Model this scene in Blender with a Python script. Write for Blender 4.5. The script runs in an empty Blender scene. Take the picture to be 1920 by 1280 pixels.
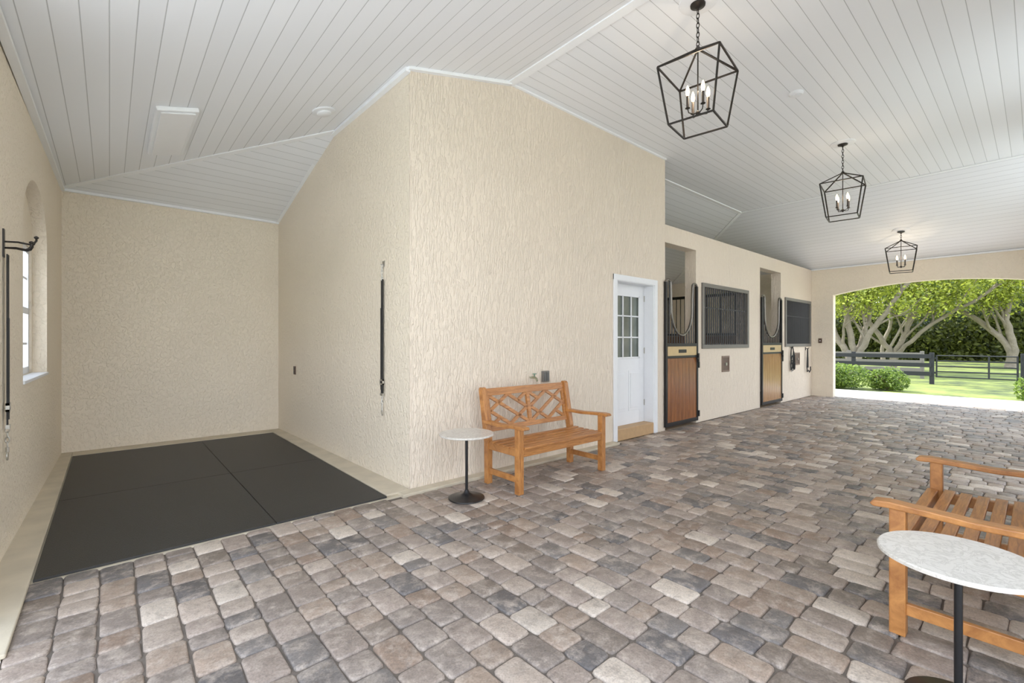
import bpy, math, random
from mathutils import Vector, Matrix
random.seed(7)
S = bpy.context.scene
COL = S.collection
pi = math.pi

# ------------------------------------------------------------------ materials
def nmat(name):
    m = bpy.data.materials.new(name); m.use_nodes = True
    nt = m.node_tree; b = nt.nodes['Principled BSDF']
    return m, nt, b
def N(nt, t, **kw):
    n = nt.nodes.new(t)
    for k, v in kw.items(): setattr(n, k, v)
    return n
def L(nt, a, b): nt.links.new(a, b)
def rgba(c): return (c[0], c[1], c[2], 1)
def srgb(r, g, b):
    f = lambda x: (x/255/12.92) if x/255 <= .04045 else ((x/255+.055)/1.055)**2.4
    return (f(r), f(g), f(b))
def simple(name, col, rough=.5, metal=0, var=.12, nscale=12, bump=0, bscale=60, bdist=.002, stretch=(1,1,1), emit=None, estr=0):
    m, nt, b = nmat(name)
    tc = N(nt, 'ShaderNodeTexCoord'); mp = N(nt, 'ShaderNodeMapping'); mp.inputs['Scale'].default_value = stretch
    L(nt, tc.outputs['Object'], mp.inputs['Vector'])
    nz = N(nt, 'ShaderNodeTexNoise'); nz.inputs['Scale'].default_value = nscale; nz.inputs['Detail'].default_value = 5
    L(nt, mp.outputs[0], nz.inputs['Vector'])
    mx = N(nt, 'ShaderNodeMix', data_type='RGBA')
    mx.inputs[6].default_value = rgba([c*(1-var) for c in col]); mx.inputs[7].default_value = rgba([min(1, c*(1+var)) for c in col])
    L(nt, nz.outputs[0], mx.inputs[0]); L(nt, mx.outputs[2], b.inputs['Base Color'])
    b.inputs['Roughness'].default_value = rough; b.inputs['Metallic'].default_value = metal
    if bump:
        n2 = N(nt, 'ShaderNodeTexNoise'); n2.inputs['Scale'].default_value = bscale; n2.inputs['Detail'].default_value = 4
        L(nt, mp.outputs[0], n2.inputs['Vector'])
        bp = N(nt, 'ShaderNodeBump'); bp.inputs['Strength'].default_value = bump; bp.inputs['Distance'].default_value = bdist
        L(nt, n2.outputs[0], bp.inputs['Height']); L(nt, bp.outputs[0], b.inputs['Normal'])
    if emit:
        b.inputs['Emission Color'].default_value = rgba(emit); b.inputs['Emission Strength'].default_value = estr
    return m

def wood(name, c0, c1, stretch, rough=.4, sc=6):
    m, nt, b = nmat(name)
    tc = N(nt, 'ShaderNodeTexCoord'); mp = N(nt, 'ShaderNodeMapping'); mp.inputs['Scale'].default_value = stretch
    L(nt, tc.outputs['Object'], mp.inputs['Vector'])
    nz = N(nt, 'ShaderNodeTexNoise'); nz.inputs['Scale'].default_value = sc; nz.inputs['Detail'].default_value = 7; nz.inputs['Roughness'].default_value = .65; nz.inputs['Distortion'].default_value = .6
    L(nt, mp.outputs[0], nz.inputs['Vector'])
    r = N(nt, 'ShaderNodeValToRGB'); r.color_ramp.elements[0].position = .33; r.color_ramp.elements[0].color = rgba(c0); r.color_ramp.elements[1].position = .66; r.color_ramp.elements[1].color = rgba(c1)
    L(nt, nz.outputs[0], r.inputs[0]); L(nt, r.outputs[0], b.inputs['Base Color']); b.inputs['Roughness'].default_value = rough
    bp = N(nt, 'ShaderNodeBump'); bp.inputs['Strength'].default_value = .2; bp.inputs['Distance'].default_value = .002
    L(nt, nz.outputs[0], bp.inputs['Height']); L(nt, bp.outputs[0], b.inputs['Normal'])
    return m

def stucco(name, col, sz, dist):
    m, nt, b = nmat(name)
    tc = N(nt, 'ShaderNodeTexCoord'); mp = N(nt, 'ShaderNodeMapping'); mp.inputs['Scale'].default_value = sz
    L(nt, tc.outputs['Object'], mp.inputs['Vector'])
    n1 = N(nt, 'ShaderNodeTexNoise'); n1.inputs['Scale'].default_value = 1; n1.inputs['Detail'].default_value = 4; n1.inputs['Distortion'].default_value = .5
    L(nt, mp.outputs[0], n1.inputs['Vector'])
    r = N(nt, 'ShaderNodeValToRGB'); r.color_ramp.elements[0].position = .46; r.color_ramp.elements[1].position = .60
    L(nt, n1.outputs[0], r.inputs[0])
    n2 = N(nt, 'ShaderNodeTexNoise'); n2.inputs['Scale'].default_value = 80; n2.inputs['Detail'].default_value = 3; L(nt, tc.outputs['Object'], n2.inputs['Vector'])
    ad = N(nt, 'ShaderNodeMath', operation='MULTIPLY_ADD'); ad.inputs[1].default_value = .5
    L(nt, n2.outputs[0], ad.inputs[0]); L(nt, r.outputs[0], ad.inputs[2])
    bp = N(nt, 'ShaderNodeBump'); bp.inputs['Strength'].default_value = 1; bp.inputs['Distance'].default_value = dist
    L(nt, ad.outputs[0], bp.inputs['Height']); L(nt, bp.outputs[0], b.inputs['Normal'])
    n3 = N(nt, 'ShaderNodeTexNoise'); n3.inputs['Scale'].default_value = 1.3; L(nt, tc.outputs['Object'], n3.inputs['Vector'])
    mx = N(nt, 'ShaderNodeMix', data_type='RGBA'); mx.inputs[6].default_value = rgba([c*.95 for c in col]); mx.inputs[7].default_value = rgba([c*1.04 for c in col])
    L(nt, n3.outputs[0], mx.inputs[0]); L(nt, mx.outputs[2], b.inputs['Base Color']); b.inputs['Roughness'].default_value = .6
    return m
M_STUC = stucco('stucco_cream', srgb(234, 219, 200), (54, 54, 12), .006)
M_STUC2 = stucco('stucco_soft', srgb(240, 227, 206), (30, 30, 24), .0045)

def boards(name, axis, w=.135, col=srgb(241, 243, 247)):
    m, nt, b = nmat(name)
    tc = N(nt, 'ShaderNodeTexCoord'); sp = N(nt, 'ShaderNodeSeparateXYZ'); L(nt, tc.outputs['Object'], sp.inputs[0])
    dv = N(nt, 'ShaderNodeMath', operation='DIVIDE'); dv.inputs[1].default_value = w; L(nt, sp.outputs[axis], dv.inputs[0])
    fr = N(nt, 'ShaderNodeMath', operation='FRACT'); L(nt, dv.outputs[0], fr.inputs[0])
    fl = N(nt, 'ShaderNodeMath', operation='FLOOR'); L(nt, dv.outputs[0], fl.inputs[0])
    pp = N(nt, 'ShaderNodeMath', operation='PINGPONG'); pp.inputs[1].default_value = .5; L(nt, fr.outputs[0], pp.inputs[0])
    r = N(nt, 'ShaderNodeValToRGB'); r.color_ramp.elements[0].position = .008; r.color_ramp.elements[1].position = .030
    r.color_ramp.elements[0].color = (0, 0, 0, 1)
    L(nt, pp.outputs[0], r.inputs[0])
    wn = N(nt, 'ShaderNodeTexWhiteNoise', noise_dimensions='1D'); L(nt, fl.outputs[0], wn.inputs['W'])
    m2 = N(nt, 'ShaderNodeMix', data_type='RGBA'); m2.inputs[6].default_value = rgba([c*.96 for c in col]); m2.inputs[7].default_value = rgba(col)
    L(nt, wn.outputs[0], m2.inputs[0])
    mx = N(nt, 'ShaderNodeMix', data_type='RGBA'); mx.inputs[6].default_value = rgba([c*.5 for c in col])
    L(nt, m2.outputs[2], mx.inputs[7]); L(nt, r.outputs[0], mx.inputs[0]); L(nt, mx.outputs[2], b.inputs['Base Color'])
    bp = N(nt, 'ShaderNodeBump'); bp.inputs['Strength'].default_value = .35; bp.inputs['Distance'].default_value = .003
    L(nt, r.outputs[0], bp.inputs['Height']); L(nt, bp.outputs[0], b.inputs['Normal'])
    b.inputs['Roughness'].default_value = .5
    return m
M_BX = boards('ceiling_boards_a', 0); M_BY = boards('ceiling_boards_b', 1)
M_WHITE = simple('white_paint', srgb(234, 236, 240), .45, var=.03)
M_TRIM = simple('trim_paint', srgb(246, 248, 251), .5, var=.03)
M_CONC = simple('tan_concrete', srgb(198, 186, 164), .8, var=.25, nscale=5, bump=.4, bscale=80)
M_APRON = simple('pale_concrete', srgb(184, 178, 170), .85, var=.08, nscale=3)
M_APRON_BOUNCE = simple('bounce_concrete', srgb(240, 238, 233), .85, var=.04, nscale=3)  # whitened as a reflector, bounces daylight up onto the ceiling
M_SAND = simple('joint_sand', srgb(100, 90, 81), .95, var=.3, nscale=40)
M_RUB = simple('black_rubber', srgb(34, 33, 32), .55, var=.25, nscale=2.5, bump=.8, bscale=120, bdist=.004)
M_BLACK = simple('black_metal', srgb(28, 28, 30), .35, .4, var=.1)
M_BRONZE = simple('bronze_metal', srgb(44, 40, 38), .4, .6, var=.1)
M_GRAYM = simple('gray_metal', srgb(112, 109, 104), .45, .3, var=.05)
M_YOKE = simple('yoke_metal', srgb(120, 116, 110), .25, .8)
M_STEEL = simple('steel', srgb(190, 188, 182), .3, .9, var=.1)
M_STRAP = simple('black_nylon', srgb(24, 24, 26), .7, var=.2)
M_TEAK = wood('teak', srgb(140, 84, 38), srgb(194, 130, 68), (1, 12, 12))
M_TEAK2 = wood('teak_cross', srgb(142, 86, 40), srgb(195, 132, 70), (12, 1.5, 1.5))
M_STALL = wood('varnished_pine', srgb(98, 54, 26), srgb(148, 88, 44), (10, 3, .6), .25, 4)
M_STALL2 = wood('pale_varnished_pine', srgb(138, 94, 52), srgb(182, 136, 88), (10, 3, .6), .25, 4)
M_PLATE = simple('light_wood', srgb(200, 172, 122), .4, var=.1)
M_BROWN = simple('brown_plastic', srgb(84, 62, 50), .5, var=.1)
M_FEED = simple('brown_gray_metal', srgb(120, 98, 84), .5, var=.1)
M_DARKWOOD = simple('dark_board', srgb(104, 76, 52), .6, var=.25, stretch=(1, 1, 8))
M_STEP = simple('tan_tile', srgb(182, 146, 104), .6, var=.2, nscale=14)
M_GLASSD = simple('painted_reflection_glass', srgb(120, 128, 122), .06, .35, var=.55, nscale=4)  # gray-green base colour stands in for the reflected interior
M_BULB = simple('lit_bulb', (1, .8, .55), .3, var=0, emit=(1, .66, .34), estr=12)
M_CANDLE = simple('candle_sleeve', srgb(60, 50, 44), .5, var=.05)
M_BARK = simple('pale_bark', srgb(122, 112, 96), .9, var=.6, nscale=3, bump=.8, bscale=10, bdist=.05)
M_FENCE = simple('black_board', srgb(30, 31, 34), .8, var=.15)

def marble():
    m, nt, b = nmat('white_marble')
    tc = N(nt, 'ShaderNodeTexCoord'); nz = N(nt, 'ShaderNodeTexNoise'); nz.inputs['Scale'].default_value = 14; nz.inputs['Detail'].default_value = 9; nz.inputs['Roughness'].default_value = .65; nz.inputs['Distortion'].default_value = 1.2
    L(nt, tc.outputs['Object'], nz.inputs['Vector'])
    r = N(nt, 'ShaderNodeValToRGB'); cr = r.color_ramp
    cr.elements[0].position = .3; cr.elements[0].color = rgba(srgb(206, 200, 191)); cr.elements[1].position = .65; cr.elements[1].color = rgba(srgb(210, 205, 197))
    e = cr.elements.new(.5); e.color = rgba(srgb(188, 182, 174)); e = cr.elements.new(.45); e.color = rgba(srgb(208, 203, 195)); e = cr.elements.new(.55); e.color = rgba(srgb(212, 207, 199))
    L(nt, nz.outputs[0], r.inputs[0]); L(nt, r.outputs[0], b.inputs['Base Color']); b.inputs['Roughness'].default_value = .25
    return m
M_MARB = marble()

def paver_mat():
    m, nt, b = nmat('paver_stone')
    at = N(nt, 'ShaderNodeAttribute', attribute_name='pcol'); tc = N(nt, 'ShaderNodeTexCoord')
    n1 = N(nt, 'ShaderNodeTexNoise'); n1.inputs['Scale'].default_value = 9; n1.inputs['Detail'].default_value = 8; n1.inputs['Roughness'].default_value = .75; n1.inputs['Distortion'].default_value = .4
    L(nt, tc.outputs['Object'], n1.inputs['Vector'])
    r = N(nt, 'ShaderNodeValToRGB'); r.color_ramp.elements[0].position = .47; r.color_ramp.elements[1].position = .68
    L(nt, n1.outputs[0], r.inputs[0])
    ml = N(nt, 'ShaderNodeMath', operation='MULTIPLY'); ml.inputs[1].default_value = .8; L(nt, r.outputs[0], ml.inputs[0])
    mx = N(nt, 'ShaderNodeMix', data_type='RGBA'); mx.inputs[7].default_value = rgba(srgb(200, 184, 170))
    L(nt, ml.outputs[0], mx.inputs[0]); L(nt, at.outputs['Color'], mx.inputs[6])
    n4 = N(nt, 'ShaderNodeTexNoise'); n4.inputs['Scale'].default_value = 14; n4.inputs['Detail'].default_value = 7; n4.inputs['Roughness'].default_value = .75
    mpp = N(nt, 'ShaderNodeMapping'); mpp.inputs['Location'].default_value = (7, 3, 1); L(nt, tc.outputs['Object'], mpp.inputs[0]); L(nt, mpp.outputs[0], n4.inputs['Vector'])
    r4 = N(nt, 'ShaderNodeValToRGB'); r4.color_ramp.elements[0].position = .48; r4.color_ramp.elements[1].position = .7; L(nt, n4.outputs[0], r4.inputs[0])
    ml4 = N(nt, 'ShaderNodeMath', operation='MULTIPLY'); ml4.inputs[1].default_value = .55; L(nt, r4.outputs[0], ml4.inputs[0])
    mx4 = N(nt, 'ShaderNodeMix', data_type='RGBA'); mx4.inputs[7].default_value = rgba(srgb(86, 77, 72)); L(nt, ml4.outputs[0], mx4.inputs[0]); L(nt, mx.outputs[2], mx4.inputs[6])
    n2 = N(nt, 'ShaderNodeTexNoise'); n2.inputs['Scale'].default_value = 120; n2.inputs['Detail'].default_value = 4; L(nt, tc.outputs['Object'], n2.inputs['Vector'])
    m2 = N(nt, 'ShaderNodeMix', data_type='RGBA', blend_type='MULTIPLY'); m2.inputs[0].default_value = .6
    r2 = N(nt, 'ShaderNodeValToRGB'); r2.color_ramp.elements[0].position = .3; r2.color_ramp.elements[1].position = .6; r2.color_ramp.elements[0].color = (.5, .5, .5, 1)
    L(nt, n2.outputs[0], r2.inputs[0]); L(nt, mx4.outputs[2], m2.inputs[6]); L(nt, r2.outputs[0], m2.inputs[7]); L(nt, m2.outputs[2], b.inputs['Base Color'])
    n3 = N(nt, 'ShaderNodeTexNoise'); n3.inputs['Scale'].default_value = 30; n3.inputs['Detail'].default_value = 7; L(nt, tc.outputs['Object'], n3.inputs['Vector'])
    bp = N(nt, 'ShaderNodeBump'); bp.inputs['Strength'].default_value = .8; bp.inputs['Distance'].default_value = .008
    L(nt, n3.outputs[0], bp.inputs['Height']); L(nt, bp.outputs[0], b.inputs['Normal']); b.inputs['Roughness'].default_value = .52
    return m
M_PAV = paver_mat()

def leaf_mat(name, dark, light):
    m, nt, b = nmat(name)
    at = N(nt, 'ShaderNodeAttribute', attribute_name='pcol')
    mx = N(nt, 'ShaderNodeMix', data_type='RGBA'); mx.inputs[6].default_value = rgba(dark); mx.inputs[7].default_value = rgba(light)
    L(nt, at.outputs['Fac'], mx.inputs[0]); L(nt, mx.outputs[2], b.inputs['Base Color']); b.inputs['Roughness'].default_value = .5
    tr = N(nt, 'ShaderNodeBsdfTranslucent'); L(nt, mx.outputs[2], tr.inputs['Color'])
    ms = N(nt, 'ShaderNodeMixShader'); ms.inputs[0].default_value = .5
    L(nt, b.outputs[0], ms.inputs[1]); L(nt, tr.outputs[0], ms.inputs[2]); L(nt, ms.outputs[0], nt.nodes['Material Output'].inputs[0])
    return m
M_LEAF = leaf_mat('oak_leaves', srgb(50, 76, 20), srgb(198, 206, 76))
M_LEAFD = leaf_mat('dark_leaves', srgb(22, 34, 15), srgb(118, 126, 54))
M_LEAFB = leaf_mat('shrub_leaves', srgb(46, 76, 26), srgb(150, 176, 74))
def lawn_mat():
    m, nt, b = nmat('lawn_grass')
    tc = N(nt, 'ShaderNodeTexCoord'); nz = N(nt, 'ShaderNodeTexNoise'); nz.inputs['Scale'].default_value = .7; nz.inputs['Detail'].default_value = 9; nz.inputs['Roughness'].default_value = .7
    L(nt, tc.outputs['Object'], nz.inputs['Vector'])
    r = N(nt, 'ShaderNodeValToRGB'); cr = r.color_ramp; cr.elements[0].position = .38; cr.elements[0].color = rgba(srgb(46, 60, 26)); cr.elements[1].position = .6; cr.elements[1].color = rgba(srgb(126, 138, 58))
    L(nt, nz.outputs[0], r.inputs[0]); L(nt, r.outputs[0], b.inputs['Base Color']); b.inputs['Roughness'].default_value = .9
    return m
M_LAWN = lawn_mat()
def pane_mat():
    m, nt, b = nmat('window_glass')
    t = N(nt, 'ShaderNodeBsdfTransparent'); g = N(nt, 'ShaderNodeBsdfGlossy'); g.inputs['Roughness'].default_value = .05
    ms = N(nt, 'ShaderNodeMixShader'); ms.inputs[0].default_value = .08
    L(nt, t.outputs[0], ms.inputs[1]); L(nt, g.outputs[0], ms.inputs[2]); L(nt, ms.outputs[0], nt.nodes['Material Output'].inputs[0])
    return m
M_PANE = pane_mat()

# ------------------------------------------------------------------ mesh builder
class MB:
    def __init__(s): s.v = []; s.f = []; s.mi = []; s.cur = 0
    def add(s, vs, fs):
        o = len(s.v); s.v += [tuple(v) for v in vs]
        for f in fs: s.f.append(tuple(i+o for i in f)); s.mi.append(s.cur)
    def box(s, a, b):
        x0, y0, z0 = a; x1, y1, z1 = b
        s.add([(x0,y0,z0),(x1,y0,z0),(x1,y1,z0),(x0,y1,z0),(x0,y0,z1),(x1,y0,z1),(x1,y1,z1),(x0,y1,z1)],
              [(0,3,2,1),(4,5,6,7),(0,1,5,4),(1,2,6,5),(2,3,7,6),(3,0,4,7)]); return s
    def bar(s, p, q, w, t, up=(0,0,1)):
        p = Vector(p); q = Vector(q); d = (q-p).normalized(); up = Vector(up)
        sd = d.cross(up)
        if sd.length < 1e-4: sd = d.cross(Vector((1,0,0)))
        sd.normalize(); u = sd.cross(d).normalized(); vs = []
        for c in (p, q):
            for a, b in ((-1,-1),(1,-1),(1,1),(-1,1)): vs.append(c+sd*a*w/2+u*b*t/2)
        s.add(vs, [(3,2,1,0),(4,5,6,7),(0,1,5,4),(1,2,6,5),(2,3,7,6),(3,0,4,7)]); return s
    def tube(s, pts, r, n=8, closed=False):
        pts = [Vector(p) for p in pts]; k = len(pts); rs = r if isinstance(r, (list, tuple)) else [r]*k
        prev = None; vs = []
        for i, p in enumerate(pts):
            if closed: d = pts[(i+1) % k]-pts[i-1]
            else: d = pts[min(i+1, k-1)]-pts[max(i-1, 0)]
            d.normalize()
            if prev is None:
                a = Vector((0,0,1)) if abs(d.z) < .9 else Vector((1,0,0)); u = d.cross(a).normalized()
            else:
                u = prev-d*prev.dot(d)
                if u.length < 1e-5: u = d.cross(Vector((1,0,.3)))
                u.normalize()
            prev = u; w = d.cross(u)
            for j in range(n):
                an = 2*pi*j/n; vs.append(p+(u*math.cos(an)+w*math.sin(an))*rs[i])
        fs = []
        for i in range(k if closed else k-1):
            for j in range(n):
                a = i*n+j; b = i*n+(j+1) % n; c = ((i+1) % k)*n+(j+1) % n; d2 = ((i+1) % k)*n+j
                fs.append((a, b, c, d2))
        if not closed: fs += [tuple(range(n))[::-1], tuple((k-1)*n+j for j in range(n))]
        s.add(vs, fs); return s
    def lathe(s, prof, c=(0,0,0), n=32):
        vs = []; fs = []; k = len(prof)
        for r, z in prof:
            for j in range(n):
                a = 2*pi*j/n; vs.append((c[0]+max(r,1e-4)*math.cos(a), c[1]+max(r,1e-4)*math.sin(a), c[2]+z))
        for i in range(k-1):
            for j in range(n): fs.append((i*n+j, i*n+(j+1) % n, (i+1)*n+(j+1) % n, (i+1)*n+j))
        fs += [tuple(range(n))[::-1], tuple((k-1)*n+j for j in range(n))]
        s.add(vs, fs); return s
    def prism(s, poly, axis, a, b):
        k = len(poly)
        mk = {'x': lambda p, t: (t, p[0], p[1]), 'y': lambda p, t: (p[0], t, p[1]), 'z': lambda p, t: (p[0], p[1], t)}[axis]
        s.add([mk(p, a) for p in poly]+[mk(p, b) for p in poly],
              [tuple(range(k)), tuple(range(2*k-1, k-1, -1))]+[(i, (i+1) % k, k+(i+1) % k, k+i) for i in range(k)]); return s
    def xf(s, fn): s.v = [tuple(fn(Vector(v))) for v in s.v]; return s
    def obj(s, name, mats, parent=None, bevel=0, smooth=False, loc=None, rot=None, kind=None, label=None, category=None, group=None, fix=True):
        me = bpy.data.meshes.new(name); me.from_pydata(s.v, [], s.f)
        mats = mats if isinstance(mats, (list, tuple)) else [mats]
        for m in mats: me.materials.append(m)
        if len(mats) > 1: me.polygons.foreach_set('material_index', s.mi)
        if fix:
            import bmesh
            bm = bmesh.new(); bm.from_mesh(me); bmesh.ops.recalc_face_normals(bm, faces=bm.faces); bm.to_mesh(me); bm.free()
        if smooth:
            me.polygons.foreach_set('use_smooth', [True]*len(me.polygons)); me.set_sharp_from_angle(angle=math.radians(38))
        me.update()
        o = bpy.data.objects.new(name, me); COL.objects.link(o)
        if parent: o.parent = parent
        if loc: o.location = loc
        if rot: o.rotation_euler = rot
        if bevel:
            md = o.modifiers.new('bevel', 'BEVEL'); md.width = bevel; md.segments = 2; md.limit_method = 'ANGLE'; md.angle_limit = .6
        tag(o, label, category, group, kind)
        return o
def tag(o, label=None, category=None, group=None, kind=None):
    if label: o['label'] = label
    if category: o['category'] = category
    if group: o['group'] = group
    if kind: o['kind'] = kind
def empty(name, loc, rotz=0, **kw):
    o = bpy.data.objects.new(name, None); COL.objects.link(o); o.location = loc; o.rotation_euler = (0, 0, rotz); o.empty_display_size = .1
    tag(o, **kw); return o

# ------------------------------------------------------------------ key dimensions
YF = 3.88; YB = 7.94; XE = 13.75; XT = 6.604
def lsh(p): return Vector((p.x+.0186*(p.y-4.27), p.y, p.z))     # left wall is slightly out of square
def rsh(p): return Vector((p.x-.0246*(p.y-YF), p.y, p.z))
XLW = -.515; XRW = 2.118
def zc(x): return 4.28 if x >= 3.354 else 3.25+(x+.62)*1.03/3.974

def grid_cells(mb, us, zs, holes, axis, a, b):
    for i in range(len(us)-1):
        for j in range(len(zs)-1):
            if (i, j) in holes: continue
            u0, u1, z0, z1 = us[i], us[i+1], zs[j], zs[j+1]
            mb.box((u0, a, z0), (u1, b, z1)) if axis == 'y' else mb.box((a, u0, z0), (b, u1, z1))

# ---- ceiling
def plane(name, pts, mat):
    b = MB(); b.add(pts, [tuple(range(len(pts)))]); return b.obj(name, mat, kind='structure', fix=False)
plane('ceiling', [(-.62,-1.2,3.25),(-.62,8.06,3.25),(3.354,4.38,4.28),(3.354,-1.2,4.28)], M_BX)
plane('ceiling', [(3.354,-1.2,4.28),(3.354,4.38,4.28),(10.6,4.38,4.28),(10.6,-1.2,4.28)], M_BY)
plane('ceiling', [(-.62,8.06,3.25),(13.95,8.06,3.2),(10.6,4.38,4.28),(3.354,4.38,4.28)], M_BY)
plane('ceiling', [(13.95,8.06,3.2),(13.95,-1.2,3.2),(10.6,-1.2,4.28),(10.6,4.38,4.28)], M_BX)
tn = [0]
def trim(p, q, w=.07, t=.02, mat=None):
    tn[0] += 1; MB().bar(p, q, w, t).obj('trim_%d' % tn[0], mat or M_TRIM, kind='structure')
trim((3.354,-1.2,4.27), (3.354,3.88,4.27), .09, .03)
trim((3.354,4.38,4.27), (-.5,7.94,3.278), .07, .02)
trim((3.354,4.38,4.272), (10.6,4.38,4.272), .07, .02)
trim((10.6,4.38,4.272), (10.6,-1.2,4.272), .05, .012)
trim((10.6,4.38,4.272), (13.9,8.0,3.2), .07, .02)
trim((2.09,3.86,3.935), (2.05,5.75,3.935), .05, .05)
trim((2.05,5.75,3.925), (2.0,7.93,3.285), .05, .04)
trim((2.09,3.86,3.945), (3.354,3.86,4.262), .05, .035)
trim((3.354,3.865,4.268), (6.6,3.865,4.268), .03, .02)
trim((-.49,3.4,3.265), (-.44,7.93,3.272), .05, .03)
trim((-.45,7.925,3.275), (2.02,7.925,3.275), .05, .03)
trim((13.735,3.88,3.25), (13.735,-.6,3.25), .04, .03)

# ---- walls
b = MB(); grid_cells(b, [-.75, 7.7, 8.9, 11.2, 12.4, 13.95], [-.1, 1.35, 2.35, 3.4], {(1,1),(3,1)}, 'y', YB, YB+.2)
b.obj('wall_back', M_STUC2, kind='structure')
b = MB()
y0, y1, zs, zsp, zcr = 5.12, 6.55, 1.07, 2.3, 2.79
b.box((XLW-.1, 3.6, -.1), (XLW, y0, 3.4)); b.box((XLW-.1, y1, -.1), (XLW, 8.0, 3.4)); b.box((XLW-.1, y0, -.1), (XLW, y1, zs))
yc = (y0+y1)/2; hw = (y1-y0)/2
arc = [(yc-hw*math.cos(pi*i/24), zsp+(zcr-zsp)*math.sin(pi*i/24)) for i in range(25)]
for i in range(24):
    (ya, za), (yb, zb) = arc[i], arc[i+1]
    b.prism([(ya, za), (yb, zb), (yb, 3.4), (ya, 3.4)], 'x', XLW-.1, XLW)
grid_cells(b, [3.6, 5.2, 6.47, 8.0], [-.1, 1.1, 2.3, 3.4], {(1,1)}, 'x', XLW-.22, XLW-.1)
b.xf(lsh).obj('wall_left', M_STUC2, kind='structure')
def arch_wall(x0, x1, ya, yb, ol, oh, zt, rise, name):
    c = (ol+oh)/2; h = (oh-ol)/2; n = 32
    b = MB(); b.box((x0, ya, -.1), (x1, ol, 3.4)); b.box((x0, oh, -.1), (x1, yb, 3.4))
    a = [(c-h+2*h*i/n, zt-rise*((2*i/n-1)**2)) for i in range(n+1)]
    for i in range(n): b.prism([a[i], a[i+1], (a[i+1][0], 3.4), (a[i][0], 3.4)], 'x', x0, x1)
    return b.obj(name, M_STUC2, kind='structure')
arch_wall(XE, XE+.2, -.8, 8.14, -.2, 3.41, 2.77, .2, 'wall_end')
b = MB(); b.box((-.75, 3.3, -.1), (-.53, 3.62, 3.4)); b.obj('wall_entrance', M_STUC2, kind='structure')
b = MB(); b.box((XRW, YF+.01, -.1), (XRW+.16, YB+.05, 4.3)); b.v = [(x, y, min(z, zc(x)+.04)) if z > 1 else (x, y, z) for x, y, z in b.v]
b.xf(rsh).obj('wall_wash_bay', M_STUC2, kind='structure')
b = MB(); grid_cells(b, [XRW, 3.354, 5.33, 6.28, XT], [-.1, 2.27, 4.33], {(2,0)}, 'y', YF, YF+.2)
b.v = [(x, y, min(z, zc(x)+.02)) for x, y, z in b.v]
b.box((6.44, YF+.2, -.1), (XT, YB, 4.3))
b.obj('wall_front', M_STUC, kind='structure')
b = MB(); grid_cells(b, [XT, 7.6, 7.84, 9.70, 10.37, 11.56, 11.86, 13.62, XE], [-.1, 1.33, 2.38, 2.97, 3.25],
    {(0,0),(0,1),(0,2),(4,0),(4,1),(4,2),(2,1),(6,1)}, 'y', YF, YF+.2)
b.obj('wall_stalls', M_STUC, kind='structure')
b = MB()
for xa, xb in ((2.6, 6.2), (8.0, 9.4), (11.6, 13.75)): b.box((xa, -.8, -.1), (xb, -.62, 4.3))  # unseen side wall, its gaps placed to let daylight into the aisle
b.obj('wall_side', M_STUC2, kind='structure')

# ---- floors
b = MB(); b.box((-.9, 3.0, -.1), (-.36, YB, .0)); b.box((-.36, 3.81, -.1), (2.15, YB, 0))
b.obj('floor_wash_bay', M_CONC, kind='structure')
b = MB(); b.box((-.55, 3.0, 0), (-.345, YB, .022)); b.box((1.875, 3.86, 0), (2.11, YB, .022)); b.box((-.345, 7.68, 0), (1.875, YB, .022))
b.box((1.99, 3.76, -.05), (5.25, YF, .02)); b.obj('trim_90', M_CONC, kind='structure', bevel=.006)
b = MB(); b.box((XT, YF, -.1), (XE, YB, 0)); b.obj('floor_stalls', simple('stall_bedding', srgb(120, 100, 78), .9, var=.3), kind='structure')
b = MB(); b.box((-.36, -1.2, -.12), (13.95, 3.81, -.012)); b.box((2.1, 3.75, -.12), (XE, 3.9, -.012)); b.obj('floor_joint_bed', M_SAND, kind='structure')
b = MB(); b.box((13.95, -8, -.12), (16.2, 9, -.005)); b.obj('floor_apron', M_APRON, kind='structure')
b = MB(); b.box((-8, -8, -.12), (-.36, 3.0, -.005)); b.box((-8, 3.0, -.12), (-.9, 9, -.005)); b.box((-.36, -8, -.12), (13.95, -1.2, -.005)); b.obj('floor_entrance', M_APRON_BOUNCE, kind='structure')  # unseen paving outside, made extra white to brighten the interior
b = MB(); b.add([(-60,-60,-.06),(110,-60,-.06),(110,60,-.06),(-60,60,-.06)], [(0,1,2,3)]); b.obj('ground', M_LAWN, kind='structure')

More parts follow.
